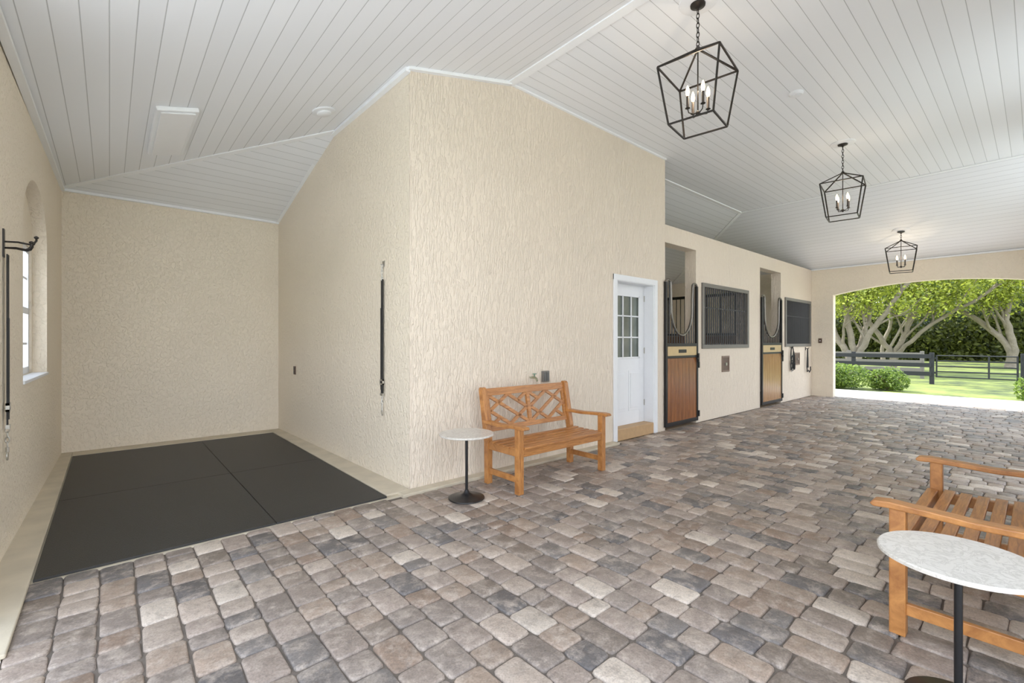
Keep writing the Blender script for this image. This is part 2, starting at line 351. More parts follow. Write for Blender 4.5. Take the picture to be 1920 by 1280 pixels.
pal = [((156,140,129),3),((141,128,119),3),((160,140,124),2.2),((132,118,107),2.4),((120,113,109),2),((102,97,96),1.5),((180,163,149),2),((208,193,178),1.3),((144,122,106),1.6)]
pc = [srgb(*c) for c, w in pal]; pw = [w for c, w in pal]
V = []; F = []; C = []
x = -.358; w0 = .158; ci = 0
while x < 13.93:
    w = min(w0, 13.95-x); ymax = 3.832 if x < 1.82 else (3.755 if x < 5.2 else 3.872)
    y = -1.2+random.uniform(-.1, 0)
    while y < ymax-.02:
        ln = random.choice([.12, .155, .16, .21, .235, .24])
        if y+ln > ymax-.06: ln = ymax-y
        g = .002; xa, xb, ya, yb = x+g, x+w-g, y+g, y+ln-g
        near = x < 6
        r = min(.022, .3*min(xb-xa, yb-ya)); k = 3 if near else 2
        ring = []
        for (cx, cy, a0) in ((xb-r, yb-r, 0), (xa+r, yb-r, pi/2), (xa+r, ya+r, pi), (xb-r, ya+r, 1.5*pi)):
            jx, jy = random.uniform(-.006, .004), random.uniform(-.006, .004)
            for q in range(k):
                a = a0+pi/2*q/(k-1); ring.append((cx+jx+r*math.cos(a), cy+jy+r*math.sin(a)))
        mx_, my_ = (xa+xb)/2, (ya+yb)/2; dz = random.uniform(-.0025, .0025); tx = random.uniform(-.016, .016); ty = random.uniform(-.016, .016)
        o = len(V); n = len(ring)
        for (ins, z) in ((0, -.04), (.001, -.009), (.004, -.003), (.011, .0)):
            for (px, py) in ring:
                dx, dy = px-mx_, py-my_; sx = 1-ins/((xb-xa)/2); sy = 1-ins/((yb-ya)/2)
                V.append((mx_+dx*sx, my_+dy*sy, z+dz+(dx*tx+dy*ty if z > -.03 else 0)))
        base = random.choices(pc, pw)[0]; br = random.uniform(.87, 1.15); col = (base[0]*br, base[1]*br, base[2]*br, 1)
        fs = [(o+l*n+i, o+l*n+(i+1) % n, o+(l+1)*n+(i+1) % n, o+(l+1)*n+i) for l in range(3) for i in range(n)]+[tuple(o+3*n+i for i in range(n))]
        F += fs; C += [col]*sum(len(f) for f in fs)
        y += ln
    x += w0; ci += 1
me = bpy.data.meshes.new('floor'); me.from_pydata(V, [], F); me.materials.append(M_PAV)
ca = me.color_attributes.new('pcol', 'FLOAT_COLOR', 'CORNER'); ca.data.foreach_set('color', [c for q in C for c in q])
me.polygons.foreach_set('use_smooth', [True]*len(me.polygons))
o = bpy.data.objects.new('floor', me); COL.objects.link(o); o['kind'] = 'structure'

# ---- rubber mats (four pieces)
for (a, c, d, e) in ((-.335, 3.835, .957, 5.590), (.963, 3.835, 1.868, 5.590), (-.335, 5.597, .957, 7.67), (.963, 5.597, 1.868, 7.67)):
    MB().box((0, 0, 0), (d-a, e-c, .016)).obj('rubber_mat', M_RUB, loc=(a, c, .0005), bevel=.002, label='black textured rubber floor mat in the wash bay', category='floor mat', group='rubber mats in the wash bay')

# ---- windows
def window_left():
    w = empty('window_1', (0, 0, 0), kind='structure')
    b = MB(); X0, X1 = XLW-.17, XLW-.115; ya, yb, za, zb = 5.2, 6.47, 1.1, 2.3
    b.box((X0, ya, za), (X1, ya+.06, zb)); b.box((X0, yb-.06, za), (X1, yb, zb)); b.box((X0, ya, za), (X1, yb, za+.06)); b.box((X0, ya, zb-.06), (X1, yb, zb)); b.box((X0, ya, 1.66), (X1, yb, 1.72))
    for i in (1, 2): yy = ya+(yb-ya)*i/3; b.box((X0+.015, yy-.01, za), (X1-.01, yy+.01, zb))
    for z in (1.38, 2.0): b.box((X0+.015, ya, z-.01), (X1-.01, yb, z+.01))
    b.xf(lsh).obj('window_frame', M_WHITE, w)
    MB().box((X0+.02, ya, za), (X0+.024, yb, zb)).xf(lsh).obj('window_glass', M_PANE, w)
    MB().box((XLW-.12, y0, zs-.0), (XLW+.012, y1, zs+.025)).xf(lsh).obj('window_sill', M_WHITE, w, bevel=.004)
window_left()
for k, xa in ((2, 7.7), (3, 11.2)):  # unseen windows added in the back wall to let skylight into the stalls
    w = empty('window_%d' % k, (xa, YB+.1, 1.35), kind='structure'); b = MB()
    b.box((0,0,0),(1.2,.05,.06)).box((0,0,.94),(1.2,.05,1)).box((0,0,0),(.06,.05,1)).box((1.14,0,0),(1.2,.05,1)).box((.57,0,0),(.63,.05,1)); b.obj('window_frame', M_WHITE, w)

# ---- tack room door
d = empty('door_1', (5.33, YF, .165), kind='structure')
b = MB(); b.box((-.08, -.02, -.165), (0, .0, 2.175)); b.box((.95, -.02, -.165), (1.03, 0, 2.175)); b.box((-.08, -.021, 2.095), (1.03, 0, 2.175))
b.box((0, -.01, -.165), (.02, .17, 2.105)); b.box((.93, -.01, -.165), (.95, .17, 2.105)); b.box((0, -.01, 2.085), (.95, .17, 2.105))
b.obj('door_frame', M_WHITE, d, bevel=.004)
b = MB(); T0, T1 = .155, .195
gx0, gx1, gz0, gz1 = .16, .79, .98, 1.93
b.box((.02, T0, 0), (gx0, T1, 2.085)); b.box((gx1, T0, 0), (.93, T1, 2.085)); b.box((gx0, T0, 0), (gx1, T1, gz0)); b.box((gx0, T0, gz1), (gx1, T1, 2.085))
for a in (gx0, gx1-.025): b.box((a, T0-.012, gz0), (a+.025, T0, gz1))
for a in (gz0, gz1-.025): b.box((gx0, T0-.012, a), (gx1, T0, a+.025))
for i in (1, 2):
    xx = gx0+(gx1-gx0)*i/3; b.box((xx-.01, T0-.008, gz0), (xx+.01, T0+.01, gz1)); zz = gz0+(gz1-gz0)*i/3; b.box((gx0, T0-.008, zz-.01), (gx1, T0+.01, zz+.01))
for a in (.14, .51):
    b.box((a, T0-.006, .2), (a+.30, T0, .80)); b.box((a+.04, T0-.014, .24), (a+.26, T0-.005, .76))
b.obj('door_leaf', M_WHITE, d, bevel=.004)
MB().box((gx0, T0+.015, gz0), (gx1, T0+.02, gz1)).obj('door_glass', M_GLASSD, d)
b = MB(); b.lathe([(.028, 0), (.028, .006), (.012, .01), (.012, .03), (.03, .045), (.03, .06), (.015, .07)], n=20)
b.xf(lambda p: Vector((.075+p.x, T0-p.z, .92+p.y))).obj('door_knob', M_STEEL, d, smooth=True)
for z in (.25, 1.05, 1.85): MB().box((.915, T0-.012, z), (.932, T0, z+.09)).obj('hinge', M_STEEL, d)
b = MB(); b.box((5.35, YF-.015, 0), (6.26, YF+.2, .165)); b.obj('trim_91', M_STEP, kind='structure', bevel=.01)

# ---- stall doors
def stall_door(x, W, wood, lab):
    d = empty('stall_door', (x, YF-.045, 0), label=lab, category='door', group='stall doors')
    H = 2.36; t = .04
    b = MB()
    b.box((0,0,.05),(.05,t,H-.02)).box((W-.05,0,.05),(W,t,H-.02)).box((.05,0,.05),(W-.05,t,.11)).box((.05,0,1.13),(W-.05,t,1.17)).box((.05,0,1.32),(W-.05,t,1.37))
    b.obj('frame', M_BLACK, d, bevel=.004)
    b = MB(); n = 8; ww = (W-.1)/n
    for i in range(n): b.box((.05+i*ww+.001, .012, .11), (.05+(i+1)*ww-.001, .03, 1.13))
    b.obj('wood_panel', wood, d, bevel=.003)
    MB().box((.05,.01,1.17),(W-.05,.03,1.32)).obj('name_board', M_PLATE, d)
    MB().box((W/2-.12,.002,1.215),(W/2+.12,.01,1.27)).obj('name_plate', M_BLACK, d)
    ins = .17; r = W/2-ins; zb = 1.50
    pts = [(.025, t/2, H-.03)]
    for i in range(1, 7): a = pi*i/7; pts.append((.025+(ins-.025)/2*(1-math.cos(a)), t/2, H-.03+.05*math.sin(a)))
    pts.append((ins, t/2, H-.06)); pts.append((ins+.01, t/2, 2.1))
    for i in range(1, 16): a = pi*i/16; pts.append((W/2-(r-.01)*math.cos(a), t/2, 1.95-(1.95-zb)*math.sin(a)))
    pts.append((W-ins-.01, t/2, 2.1)); pts.append((W-ins, t/2, H-.06))
    for i in range(1, 7): a = pi*i/7; pts.append((W-ins+(ins-.025)/2*(1-math.cos(a)), t/2, H-.03+.05*math.sin(a)))
    pts.append((W-.025, t/2, H-.03))
    MB().tube(pts, .02, 10).obj('yoke_rail', M_YOKE, d, smooth=True)
    b = MB(); nb = int((W-.1)/.075)
    for i in range(1, nb):
        xx = .05+(W-.1)*i/nb
        if xx < ins or xx > W-ins: zt = H-.01
        else: zt = 1.95-(1.95-zb)*math.sqrt(max(0, 1-((xx-W/2)/r)**2))
        b.tube([(xx, t/2, 1.35), (xx, t/2, zt)], .009, 8)
    b.obj('bars', M_BLACK, d, smooth=True)
    b = MB(); b.box((W-.05,-.03,1.05),(W-.015,0,1.2)).box((W-.09,-.035,1.1),(W-.03,-.02,1.125)); b.obj('latch', M_BLACK, d, bevel=.003)
    for z in (.12, .95): MB().box((W-.01,-.012,z),(W+.03,.03,z+.1)).obj('hinge', M_BLACK, d)
stall_door(6.56, 1.04, M_STALL, 'stall door with varnished brown panel and black yoke beside white door')
stall_door(10.38, 1.16, M_STALL2, 'stall door with pale wood panel and black yoke between two grilles')

# ---- stall grilles
def grille(x, W, lab):
    g = empty('stall_grille', (x, YF, 1.275), label=lab, category='grille', group='stall window grilles')
    H = 1.155
    b = MB(); b.box((0,-.03,0),(W,.03,.07)).box((0,-.03,H-.07),(W,.03,H)).box((0,-.03,.07),(.07,.03,H-.07)).box((W-.07,-.03,.07),(W,.03,H-.07)); b.obj('frame', M_GRAYM, g, bevel=.006)
    b = MB(); n = 23
    for i in range(1, n): xx = .07+(W-.14)*i/n; b.tube([(xx,0,.06),(xx,0,H-.06)], .013, 8)
    b.box((.07,-.004,H*.62),(W-.07,.004,H*.62+.02))
    b.obj('bars', M_BLACK, g, smooth=True)
grille(7.793, 1.952, 'gray framed grille with black vertical bars beside the brown stall door')
grille(11.80, 1.82, 'gray framed grille with black vertical bars beside the pale stall door')

# ---- stall interior partition
p = empty('stall_partition', (9.98, YF+.2, 0), label='dark board stall partition topped with black bars', category='partition')
b = MB()
for i in range(9): b.box((0, 0, i*.17), (.05, YB-YF-.2, i*.17+.165))
b.obj('board_panel', M_DARKWOOD, p)
b = MB(); b.box((0,0,1.53),(.05,YB-YF-.2,1.58)).box((0,0,2.38),(.05,YB-YF-.2,2.44))
for i in range(36): yy = .05+i*.104; b.tube([(.025,yy,1.56),(.025,yy,2.4)], .01, 6)
b.obj('bars', M_BLACK, p)

# ---- feeder boxes
for x in (8.575, 12.5):
    f = empty('feed_door', (x, YF, .83), label='small brown metal feed door set in the stall wall', category='feeder', group='feed doors')
    MB().box((0,-.012,0),(.31,.01,.03)).box((0,-.012,.27),(.31,.01,.3)).box((0,-.012,.03),(.03,.01,.27)).box((.28,-.012,.03),(.31,.01,.27)).obj('frame', M_FEED, f)
    MB().box((.03,-.004,.03),(.28,.006,.27)).obj('door_panel', M_BROWN, f)
    MB().box((.13,-.025,.12),(.18,-.004,.17)).obj('latch', M_STEEL, f)

# ---- chains
def chain(mb, p0, p1, ll=.04, r=.0035, wd=.009):
    p0 = Vector(p0); p1 = Vector(p1); d = (p1-p0); n = max(1, int(round(d.length/(ll*.8)))); dn = d.normalized()
    a = dn.cross(Vector((1,0,0)) if abs(dn.x) < .9 else Vector((0,1,0))).normalized(); c = dn.cross(a)
    st = d.length/n; hl = st*.62
    for i in range(n):
        m = p0+dn*st*(i+.5); s = a if i % 2 else c; pts = []
        for q in range(12):
            an = 2*pi*q/12; pts.append(m+s*wd*math.cos(an)+dn*hl*math.sin(an))
        mb.tube(pts, r, 6, closed=True)
def snap(mb, p):
    p = Vector(p); mb.tube([p, p-Vector((0,0,.03))], .009, 8)
    mb.tube([p+Vector((0, .0, -.03))+Vector((0, .018*math.sin(a), -.025+.025*math.cos(a))) for a in [2*pi*i/12 for i in range(12)]], .005, 6, closed=True)

def crosstie(loc, sgn, zt, zb, lab, hook):
    c = empty('cross_tie', loc, label=lab, category='tack', group='cross ties')
    b = MB()
    if not hook:
        b.box((0, -.025, zt-.03), (sgn*.006, .025, zt+.03)); b.tube([(sgn*(.006+.012*(1-math.cos(a))), 0.012*math.sin(a)*1.5, zt-.008) for a in [2*pi*i/12 for i in range(12)]], .004, 6, closed=True)
    else:
        b.box((0, -.022, zt-.06), (sgn*.008, .022, zt+.12))
        for dy, zz, ln in ((-.0, zt+.04, .15), (.03, zt-.0, .13), (-.03, zt-.0, .13)):
            pts = [(sgn*.005, 0, zz), (sgn*ln*.45, dy*.5, zz+.004), (sgn*ln*.8, dy*.9, zz-.004), (sgn*ln*.93, dy, zz+.006), (sgn*ln, dy, zz+.025), (sgn*ln, dy, zz+.04)]
            b.tube(pts, .006, 8); b.lathe([(.004,0),(.012,.006),(.012,.014),(.004,.02)], (sgn*ln, dy, zz+.035), 12)
    b.obj('hook', M_STEEL if not hook else M_BRONZE, c, smooth=True)
    zs1 = zt-.17 if not hook else zt-.05
    if not hook:
        b = MB(); chain(b, (sgn*.02, 0, zt-.01), (sgn*.02, 0, zs1)); b.obj('chain', M_STEEL, c, smooth=True)
    b = MB(); off = .02; hwid = .023 if not hook else .016
    b.box((sgn*(off-.003), -hwid, zb+.2), (sgn*(off+.003), hwid, zs1+.01)); 
    b.box((sgn*(off+.0025), -hwid+.001, zb+.25), (sgn*(off+.009), hwid-.001, zt-.45))
    if hook: b.box((sgn*(off-.003), .015, zs1-.005), (sgn*(off+.003), .05, zs1+.01)); b.box((sgn*(off-.003), .032, zb+.25), (sgn*(off+.003), .05, zs1+.01))
    b.obj('strap', M_STRAP, c)
    q = hwid+.008
    b = MB(); b.box((sgn*(off-.006), -q, zb+.30), (sgn*(off+.012), q, zb+.315)).box((sgn*(off-.006), -q, zb+.34), (sgn*(off+.012), q, zb+.355)).box((sgn*(off-.006),-q,zb+.30),(sgn*(off+.012),-q+.007,zb+.355)).box((sgn*(off-.006),q-.007,zb+.30),(sgn*(off+.012),q,zb+.355)); b.obj('buckle', M_STEEL, c)
    b = MB(); b.box((sgn*(off-.006),-q+.003,zb+.19),(sgn*(off+.012),q-.003,zb+.215)); chain(b, (sgn*off, 0, zb+.2), (sgn*off, 0, zb+.07)); snap(b, (sgn*off, 0, zb+.07)); b.obj('snap', M_STEEL, c, smooth=True)
crosstie((2.105, 4.389, 0), -1, 2.19, .66, 'black nylon cross tie strap with chain on the wash bay wall', False)
crosstie((-.514, 4.36, 0), 1, 2.0, .65, 'black cross tie strap hanging from bronze hook near the arched window', True)

# wall outlet, faucet, switch
e = empty('wall_outlet', (2.037, 7.14, .98), label='small brown electrical outlet on the wash bay wall', category='outlet')
MB().box((-.012,-.04,-.06),(.004,.04,.06)).obj('cover_plate', M_BROWN, e, bevel=.004)
for z in (-.045, .008): MB().box((-.016,-.018,z),(-.01,.018,z+.037)).obj('socket', M_BLACK, e)
e = empty('wall_outlet', (3.91, YF, .985), label='gray metal covered outlet box above the bench', category='outlet')
MB().box((-.055,-.03,-.065),(.055,.01,.065)).obj('outlet_box', M_GRAYM, e, bevel=.006)
mdg = simple('dark_gray', srgb(90,90,88), .4, .4)
for xx in (-.04, .005): MB().box((xx,-.036,-.05),(xx+.035,-.03,.05)).obj('outlet_cover', mdg, e, bevel=.002)
e = empty('water_faucet', (3.69, YF, .985), label='small brass garden faucet on the wall above the bench', category='faucet')
MB().tube([(0,.01,0),(0,-.06,0),(0,-.085,-.01),(0,-.1,-.04)], .012, 10).lathe([(.03,0),(.03,.006)], (0,0,0), 16).obj('spout', simple('aged_brass', srgb(150,150,125), .35, .8), e, smooth=True)
MB().tube([(0,-.05,0),(0,-.055,.035)], .006, 8).lathe([(.005,0),(.026,.003),(.026,.01),(.005,.013)], (0,-.055,.035), 14).obj('handle', simple('green_handle', srgb(90,130,110), .4), e, smooth=True)
e = empty('light_switch', (XE, 3.69, 1.42), label='bronze light switch plate on the end wall by the arch', category='switch')
MB().box((-.01,-.04,-.06),(.004,.04,.06)).obj('cover_plate', M_BROWN, e, bevel=.003); MB().box((-.018,-.008,-.015),(-.008,.008,.015)).obj('toggle', M_WHITE, e)

# ---- hanging halter, lead
h = empty('halter', (12.2, YF, 1.25), label='black leather halter hanging on a hook beside the stall door', category='halter')
MB().tube([(0,.005,0),(0,-.04,0),(0,-.06,.03)], .008, 8).obj('hook', M_BRONZE, h, smooth=True)
b = MB()
def loop(b, cx, cz, rx, rz, yy, tilt=0, r=.009):
    b.tube([(cx+rx*math.cos(a)*math.cos(tilt)-rz*math.sin(a)*math.sin(tilt), yy, cz+rz*math.sin(a)*math.cos(tilt)+rx*math.cos(a)*math.sin(tilt)) for a in [2*pi*i/20 for i in range(20)]], r, 6, closed=True)
loop(b, 0, -.18, .09, .2, -.035, 0, .013); loop(b, .03, -.42, .11, .12, -.03, .3, .013); loop(b, -.05, -.35, .06, .18, -.045, -.3, .012); loop(b, .08, -.3, .05, .22, -.05, .15, .01)
b.tube([(.05,-.035,-.5),(.12,-.035,-.35),(.15,-.035,-.2),(.05,-.035,-.03)], .011, 6)
b.obj('strap', M_STRAP, h, smooth=True)
for cx, cz in ((.05, -.52), (-.03, -.55)):
    b = MB(); loop(b, cx, cz, .022, .022, -.035, 0, .005); b.obj('ring', M_STEEL, h)
h = empty('lead_rope', (13.25, YF, 1.22), label='black lead rope looped over a wall bracket beside the arch', category='rope')
MB().box((-.02,-.01,-.04),(.02,.004,.04)).tube([(0,-.005,0),(0,-.07,0),(0,-.08,.03)], .008, 8).obj('hook', M_BRONZE, h, smooth=True)
b = MB(); b.tube([(0,-.05,.01),(-.02,-.05,-.2),(-.05,-.05,-.45),(-.02,-.05,-.58),(.08,-.05,-.55),(.15,-.05,-.6),(.24,-.05,-.54),(.22,-.05,-.46)], .013, 6).tube([(.01,-.05,.01),(.03,-.05,-.25),(.04,-.05,-.48)], .013, 6); b.obj('rope', M_STRAP, h, smooth=True)

# ---- benches
def bench(loc, rz, W, lab):
    B = empty('garden_bench', loc, rz, label=lab, category='bench', group='teak garden benches')
    hw = W/2; lw = .062; ZS = .43; ZA = .615
    for sx in (-1, 1):
        MB().box((sx*hw-(lw if sx > 0 else 0), 0, 0), (sx*hw+(lw if sx < 0 else 0), lw, ZA-.015)).obj('leg', M_TEAK2, B, bevel=.005)
        xa = sx*hw-(lw if sx > 0 else 0)
        prof = [(.46,0),(.515,0),(.52,.40),(.61,.915),(.595,.94),(.565,.935),(.548,.92),(.46,.44)]
        MB().prism(prof, 'x', xa, xa+lw).obj('leg', M_TEAK2, B, bevel=.005)
        cx = sx*(hw-.03); prof = []
        top = [(-.075,ZA-.01),(-.06,ZA+.008),(0,ZA+.014),(.12,ZA+.008),(.3,ZA-.002),(.54,ZA+.004)]
        bot = [(.54,ZA-.026),(.3,ZA-.032),(.12,ZA-.022),(0,ZA-.018),(-.06,ZA-.022)]
        MB().prism(top+bot, 'x', cx-.04, cx+.04).obj('armrest', M_TEAK2, B, bevel=.006)
        MB().box((xa+.018, .06, .10), (xa+.045, .47, .155)).obj('stretcher', M_TEAK2, B, bevel=.004)
        MB().box((xa+.014, .06, ZS-.09), (xa+.048, .47, ZS-.022)).obj('apron', M_TEAK2, B, bevel=.004)
    MB().box((-hw+lw-.005, .012, ZS-.095), (hw-lw+.005, .042, ZS-.022)).obj('apron', M_TEAK, B, bevel=.004)
    MB().box((-hw+lw-.005, .475, ZS-.09), (hw-lw+.005, .5, ZS-.022)).obj('apron', M_TEAK, B, bevel=.004)
    b = MB(); ys = [-.012, .066, .144, .222, .300, .378]
    for i, yy in enumerate(ys):
        z = ZS-.02-.012*math.sin(pi*(i+.5)/6)
        x0 = hw-.004 if i > 0 else hw-lw-.002
        b.box((-x0, yy, z), (x0, yy+.055, z+.02))
    b.obj('seat', M_TEAK, B, bevel=.004)
    def P(x, s): return Vector((x, .503+(s-.43)*.175, s))
    nrm = Vector((0, -1, .175)).normalized()
    b = MB(); xi = hw-lw
    b.bar(P(-xi, .885), P(xi, .885), .032, .075, up=(0,.175,1)); b.bar(P(-xi, .52), P(xi, .52), .032, .05, up=(0,.175,1)); b.bar(P(0, .53), P(0, .87), .045, .03, up=(0,-1,.175))
    for sx in (-1, 1): b.bar(P(sx*(xi-.018), .53), P(sx*(xi-.018), .87), .036, .03, up=(0,-1,.175))
    b.obj('backrest', M_TEAK, B, bevel=.003)
    b = MB(); segs = [((0,1),(1,0)), ((0,.5),(.5,0)), ((.5,1),(1,.5)), ((0,.5),(.5,1)), ((.5,0),(1,.5)), ((0,0),(.25,.25)), ((.75,.75),(1,1)), ((.25,.25),(.5,.5)), ((.5,.5),(.75,.75))]
    for k, (xa, xb) in enumerate(((-xi+.036, -.0225), (.0225, xi-.036))):
        for (u0, v0), (u1, v1) in segs[:7]:
            if k: u0, u1 = 1-u0, 1-u1
            p = P(xa+(xb-xa)*u0, .545+(.85-.545)*v0); q = P(xa+(xb-xa)*u1, .545+(.85-.545)*v1)
            b.bar(p, q, .032, .02, up=nrm)
    b.obj('lattice', M_TEAK, B)
    return B
bench((3.43, 3.10, 0), 0, 1.27, 'teak garden bench with lattice back against the cream wall')
bench((3.50, .475, 0), pi, 1.34, 'teak garden bench with slatted seat beside a marble side table')

# ---- side tables
def side_table(loc, lab):
    T = empty('side_table', loc, label=lab, category='table', group='marble side tables')
    MB().lathe([(.235,.562),(.243,.566),(.243,.576),(.238,.581)], n=64).obj('table_top', M_MARB, T, smooth=True)
    MB().lathe([(.013,.02),(.013,.54),(.05,.548),(.06,.5615)], n=24).obj('pole', M_BLACK, T, smooth=True)
    MB().lathe([(.158,0),(.162,.004),(.16,.01),(.12,.018),(.06,.03),(.028,.05),(.016,.075)], n=48).obj('base', M_BLACK, T, smooth=True)
side_table((2.40, 3.36, .003), 'round marble side table on black pedestal beside the lattice bench')
side_table((2.43, .20, .003), 'round marble side table on black pedestal before the slatted bench')

# ---- lanterns
def lantern(x, y, ztop, zap, slope, lab):
    T = empty('lantern_pendant', (x, y, ztop), label=lab, category='pendant light', group='aisle lanterns')
    MB().lathe([(.155,-.012),(.15,-.02),(.12,-.028),(.06,-.03)], n=40).xf(lambda p: Vector((p.x, p.y, p.z+.012-slope*p.x))).obj('medallion', M_WHITE, T, smooth=True)
    MB().lathe([(.062,-.018),(.06,-.03),(.03,-.042),(.012,-.05),(.01,-.06)], n=28).obj('canopy', M_BRONZE, T, smooth=True)
    A = zap-ztop
    b = MB(); chain(b, (0,0,-.055), (0,0,A+.0), .05, .004, .012); b.obj('chain', M_BRONZE, T, smooth=True)
    R1 = .50/2*math.sqrt(2); R2 = .365/2*math.sqrt(2); z1 = A-.19; z2 = A-.67; a0 = pi/4+math.radians(8)
    u = [Vector((R1*math.cos(a0+i*pi/2), R1*math.sin(a0+i*pi/2), z1)) for i in range(4)]
    l = [Vector((R2*math.cos(a0+i*pi/2), R2*math.sin(a0+i*pi/2), z2)) for i in range(4)]
    b = MB()
    for i in range(4):
        j = (i+1) % 4; t = .014
        b.bar(u[i], u[j], t, t); b.bar(l[i], l[j], t, t); b.bar(u[i], l[i], t, t); b.bar(u[i], (0,0,A-.02), t, t)
    b.lathe([(.02,-.03),(.025,-.02),(.012,0),(.006,.012)], (0,0,A), 16)
    b.obj('cage', M_BRONZE, T, bevel=.002)
    zh = A-.56
    b = MB(); b.tube([(0,0,A-.02),(0,0,zh)], .006, 8); b.lathe([(.006,-.03),(.018,-.02),(.018,0),(.008,.015)], (0,0,zh), 16)
    ps = []
    for i in range(4):
        a = a0+i*pi/2; c, s_ = math.cos(a), math.sin(a)
        b.tube([(0,0,zh),(.04*c,.04*s_,zh-.012),(.08*c,.08*s_,zh-.005),(.09*c,.09*s_,zh+.03)], .005, 8)
        b.lathe([(.006,0),(.02,.006),(.02,.01),(.01,.012)], (.09*c,.09*s_,zh+.025), 14); ps.append((.09*c,.09*s_,zh+.035))
    b.obj('candelabra', M_BRONZE, T, smooth=True)
    for p in ps:
        MB().lathe([(.011,0),(.011,.10),(.006,.102)], p, 14).obj('candle_sleeve', M_CANDLE, T, smooth=True)
        MB().lathe([(.006,.10),(.013,.115),(.016,.135),(.012,.165),(.003,.19)], p, 14).obj('bulb', M_BULB, T, smooth=True)
    ld = bpy.data.lights.new('lantern_glow', 'POINT'); ld.energy = 6; ld.color = (1, .8, .56); ld.shadow_soft_size = .03
    lo = bpy.data.objects.new('lantern_glow', ld); COL.objects.link(lo); lo.parent = T; lo.location = (0, 0, zh+.19)
lantern(3.765, 1.905, 4.28, 3.905, 0, 'bronze open cage lantern with four lit candles above the benches')
lantern(8.02, 1.87, 4.28, 3.87, 0, 'bronze open cage lantern with four lit candles above the aisle')
lantern(12.40, 1.88, 3.70, 3.52, .322, 'bronze open cage lantern with four lit candles near the arch')

# ---- ceiling items
sl = math.atan(1.03/3.974)
f = empty('ceiling_light', (.465, 5.79, zc(.465)), label='long white flush ceiling light panel on the wash bay ceiling', category='ceiling light'); f.rotation_euler = (0, -sl, 0)
MB().box((-.165,-.65,-.04),(.165,.65,.0)).obj('housing', M_TRIM, f, bevel=.008)
MB().box((-.135,-.62,-.055),(.135,.62,-.04)).obj('diffuser', simple('diffuser_plastic', srgb(240,241,244), .3, var=.02), f, bevel=.008)
f = empty('smoke_detector', (1.717, 5.01, zc(1.717)), label='round white detector on the wash bay ceiling', category='smoke detector'); f.rotation_euler = (0, -sl, 0)
MB().lathe([(.12,0),(.12,-.012),(.10,-.02)], n=36).obj('base', M_WHITE, f, smooth=True); MB().lathe([(.075,-.018),(.075,-.035),(.06,-.045)], n=30).obj('sensor', M_WHITE, f, smooth=True)
f = empty('smoke_detector', (5.99, 1.847, 4.28), label='small white round detector on the aisle ceiling', category='smoke detector')
MB().lathe([(.075,0),(.075,-.015),(.06,-.03)], n=30).obj('base', M_WHITE, f, smooth=True); MB().lathe([(.03,-.028),(.03,-.036)], n=20).obj('sensor', M_WHITE, f, smooth=True)

# ---- outside: fence, gate, shrubs, trees
def fence(xf, ya, yb, lab, mat):
    fo = empty('board_fence', (xf, ya, 0), label=lab, category='fence'); Ln = yb-ya; n = max(1, int(round(Ln/2.2)))
    pm = None
    for i in range(n+1):
        if pm is None:
            o = MB().box((-.06,-.06,-.1),(.06,.06,1.02)).obj('post', mat, fo, bevel=.008); pm = o
        else:
            o = pm.copy(); COL.objects.link(o); o.parent = fo
        o.location = (0, Ln*i/n, 0)
    for z in (.22, .52, .82): MB().box((-.085,0,z),(-.06,Ln,z+.14)).obj('rail', mat, fo, bevel=.004)
fence(21.2, 2.4, 9.0, 'black painted three board paddock fence on the lawn', M_FENCE)
fence(21.2, -6.0, .3, 'black painted three board paddock fence past the gate', M_FENCE)
fence(24.0, 3.0, 12.5, 'weathered gray board fence beneath the oak trees', simple('gray_board', srgb(110,104,96), .8))
g = empty('farm_gate', (21.2, .42, 0), label='black tubular farm gate between fence posts', category='gate')
b = MB()
for z in (.2,.38,.56,.74,.92): b.tube([(0,0,z),(0,1.86,z)], .02, 8)
for yy in (0, .62, 1.86): b.tube([(0,yy,.18),(0,yy,.94)], .024, 8)
b.obj('gate_frame', M_FENCE, g, smooth=True)
for z in (.3, .8): MB().box((-.03,1.86,z),(.03,1.92,z+.06)).obj('hinge', M_FENCE, g)

def leaves(mb_name, pts, size, mat, parent, seed, kind=None):
    rnd = random.Random(seed); V = []; F = []; Cc = []
    for i, p in enumerate(pts):
        s = size*rnd.uniform(.6, 1.3)
        a = Vector((rnd.gauss(0,1), rnd.gauss(0,1), rnd.gauss(0,1))).normalized(); c = a.cross(Vector((rnd.gauss(0,1), rnd.gauss(0,1), rnd.gauss(0,1)))).normalized()
        P0 = Vector(p); o = len(V)
        V += [tuple(P0-a*s), tuple(P0-c*s*.5), tuple(P0+a*s), tuple(P0+c*s*.5)]; F.append((o, o+1, o+2, o+3))
        q = min(1, max(0, rnd.betavariate(1.6, 1.6))); Cc += [(q, q, q, 1)]*4
    me = bpy.data.meshes.new(mb_name); me.from_pydata(V, [], F); me.materials.append(mat)
    ca = me.color_attributes.new('pcol', 'FLOAT_COLOR', 'CORNER'); ca.data.foreach_set('color', [c for q in Cc for c in q])
    o = bpy.data.objects.new(mb_name, me); COL.objects.link(o)
    if parent: o.parent = parent
    if kind: o['kind'] = kind
    return o
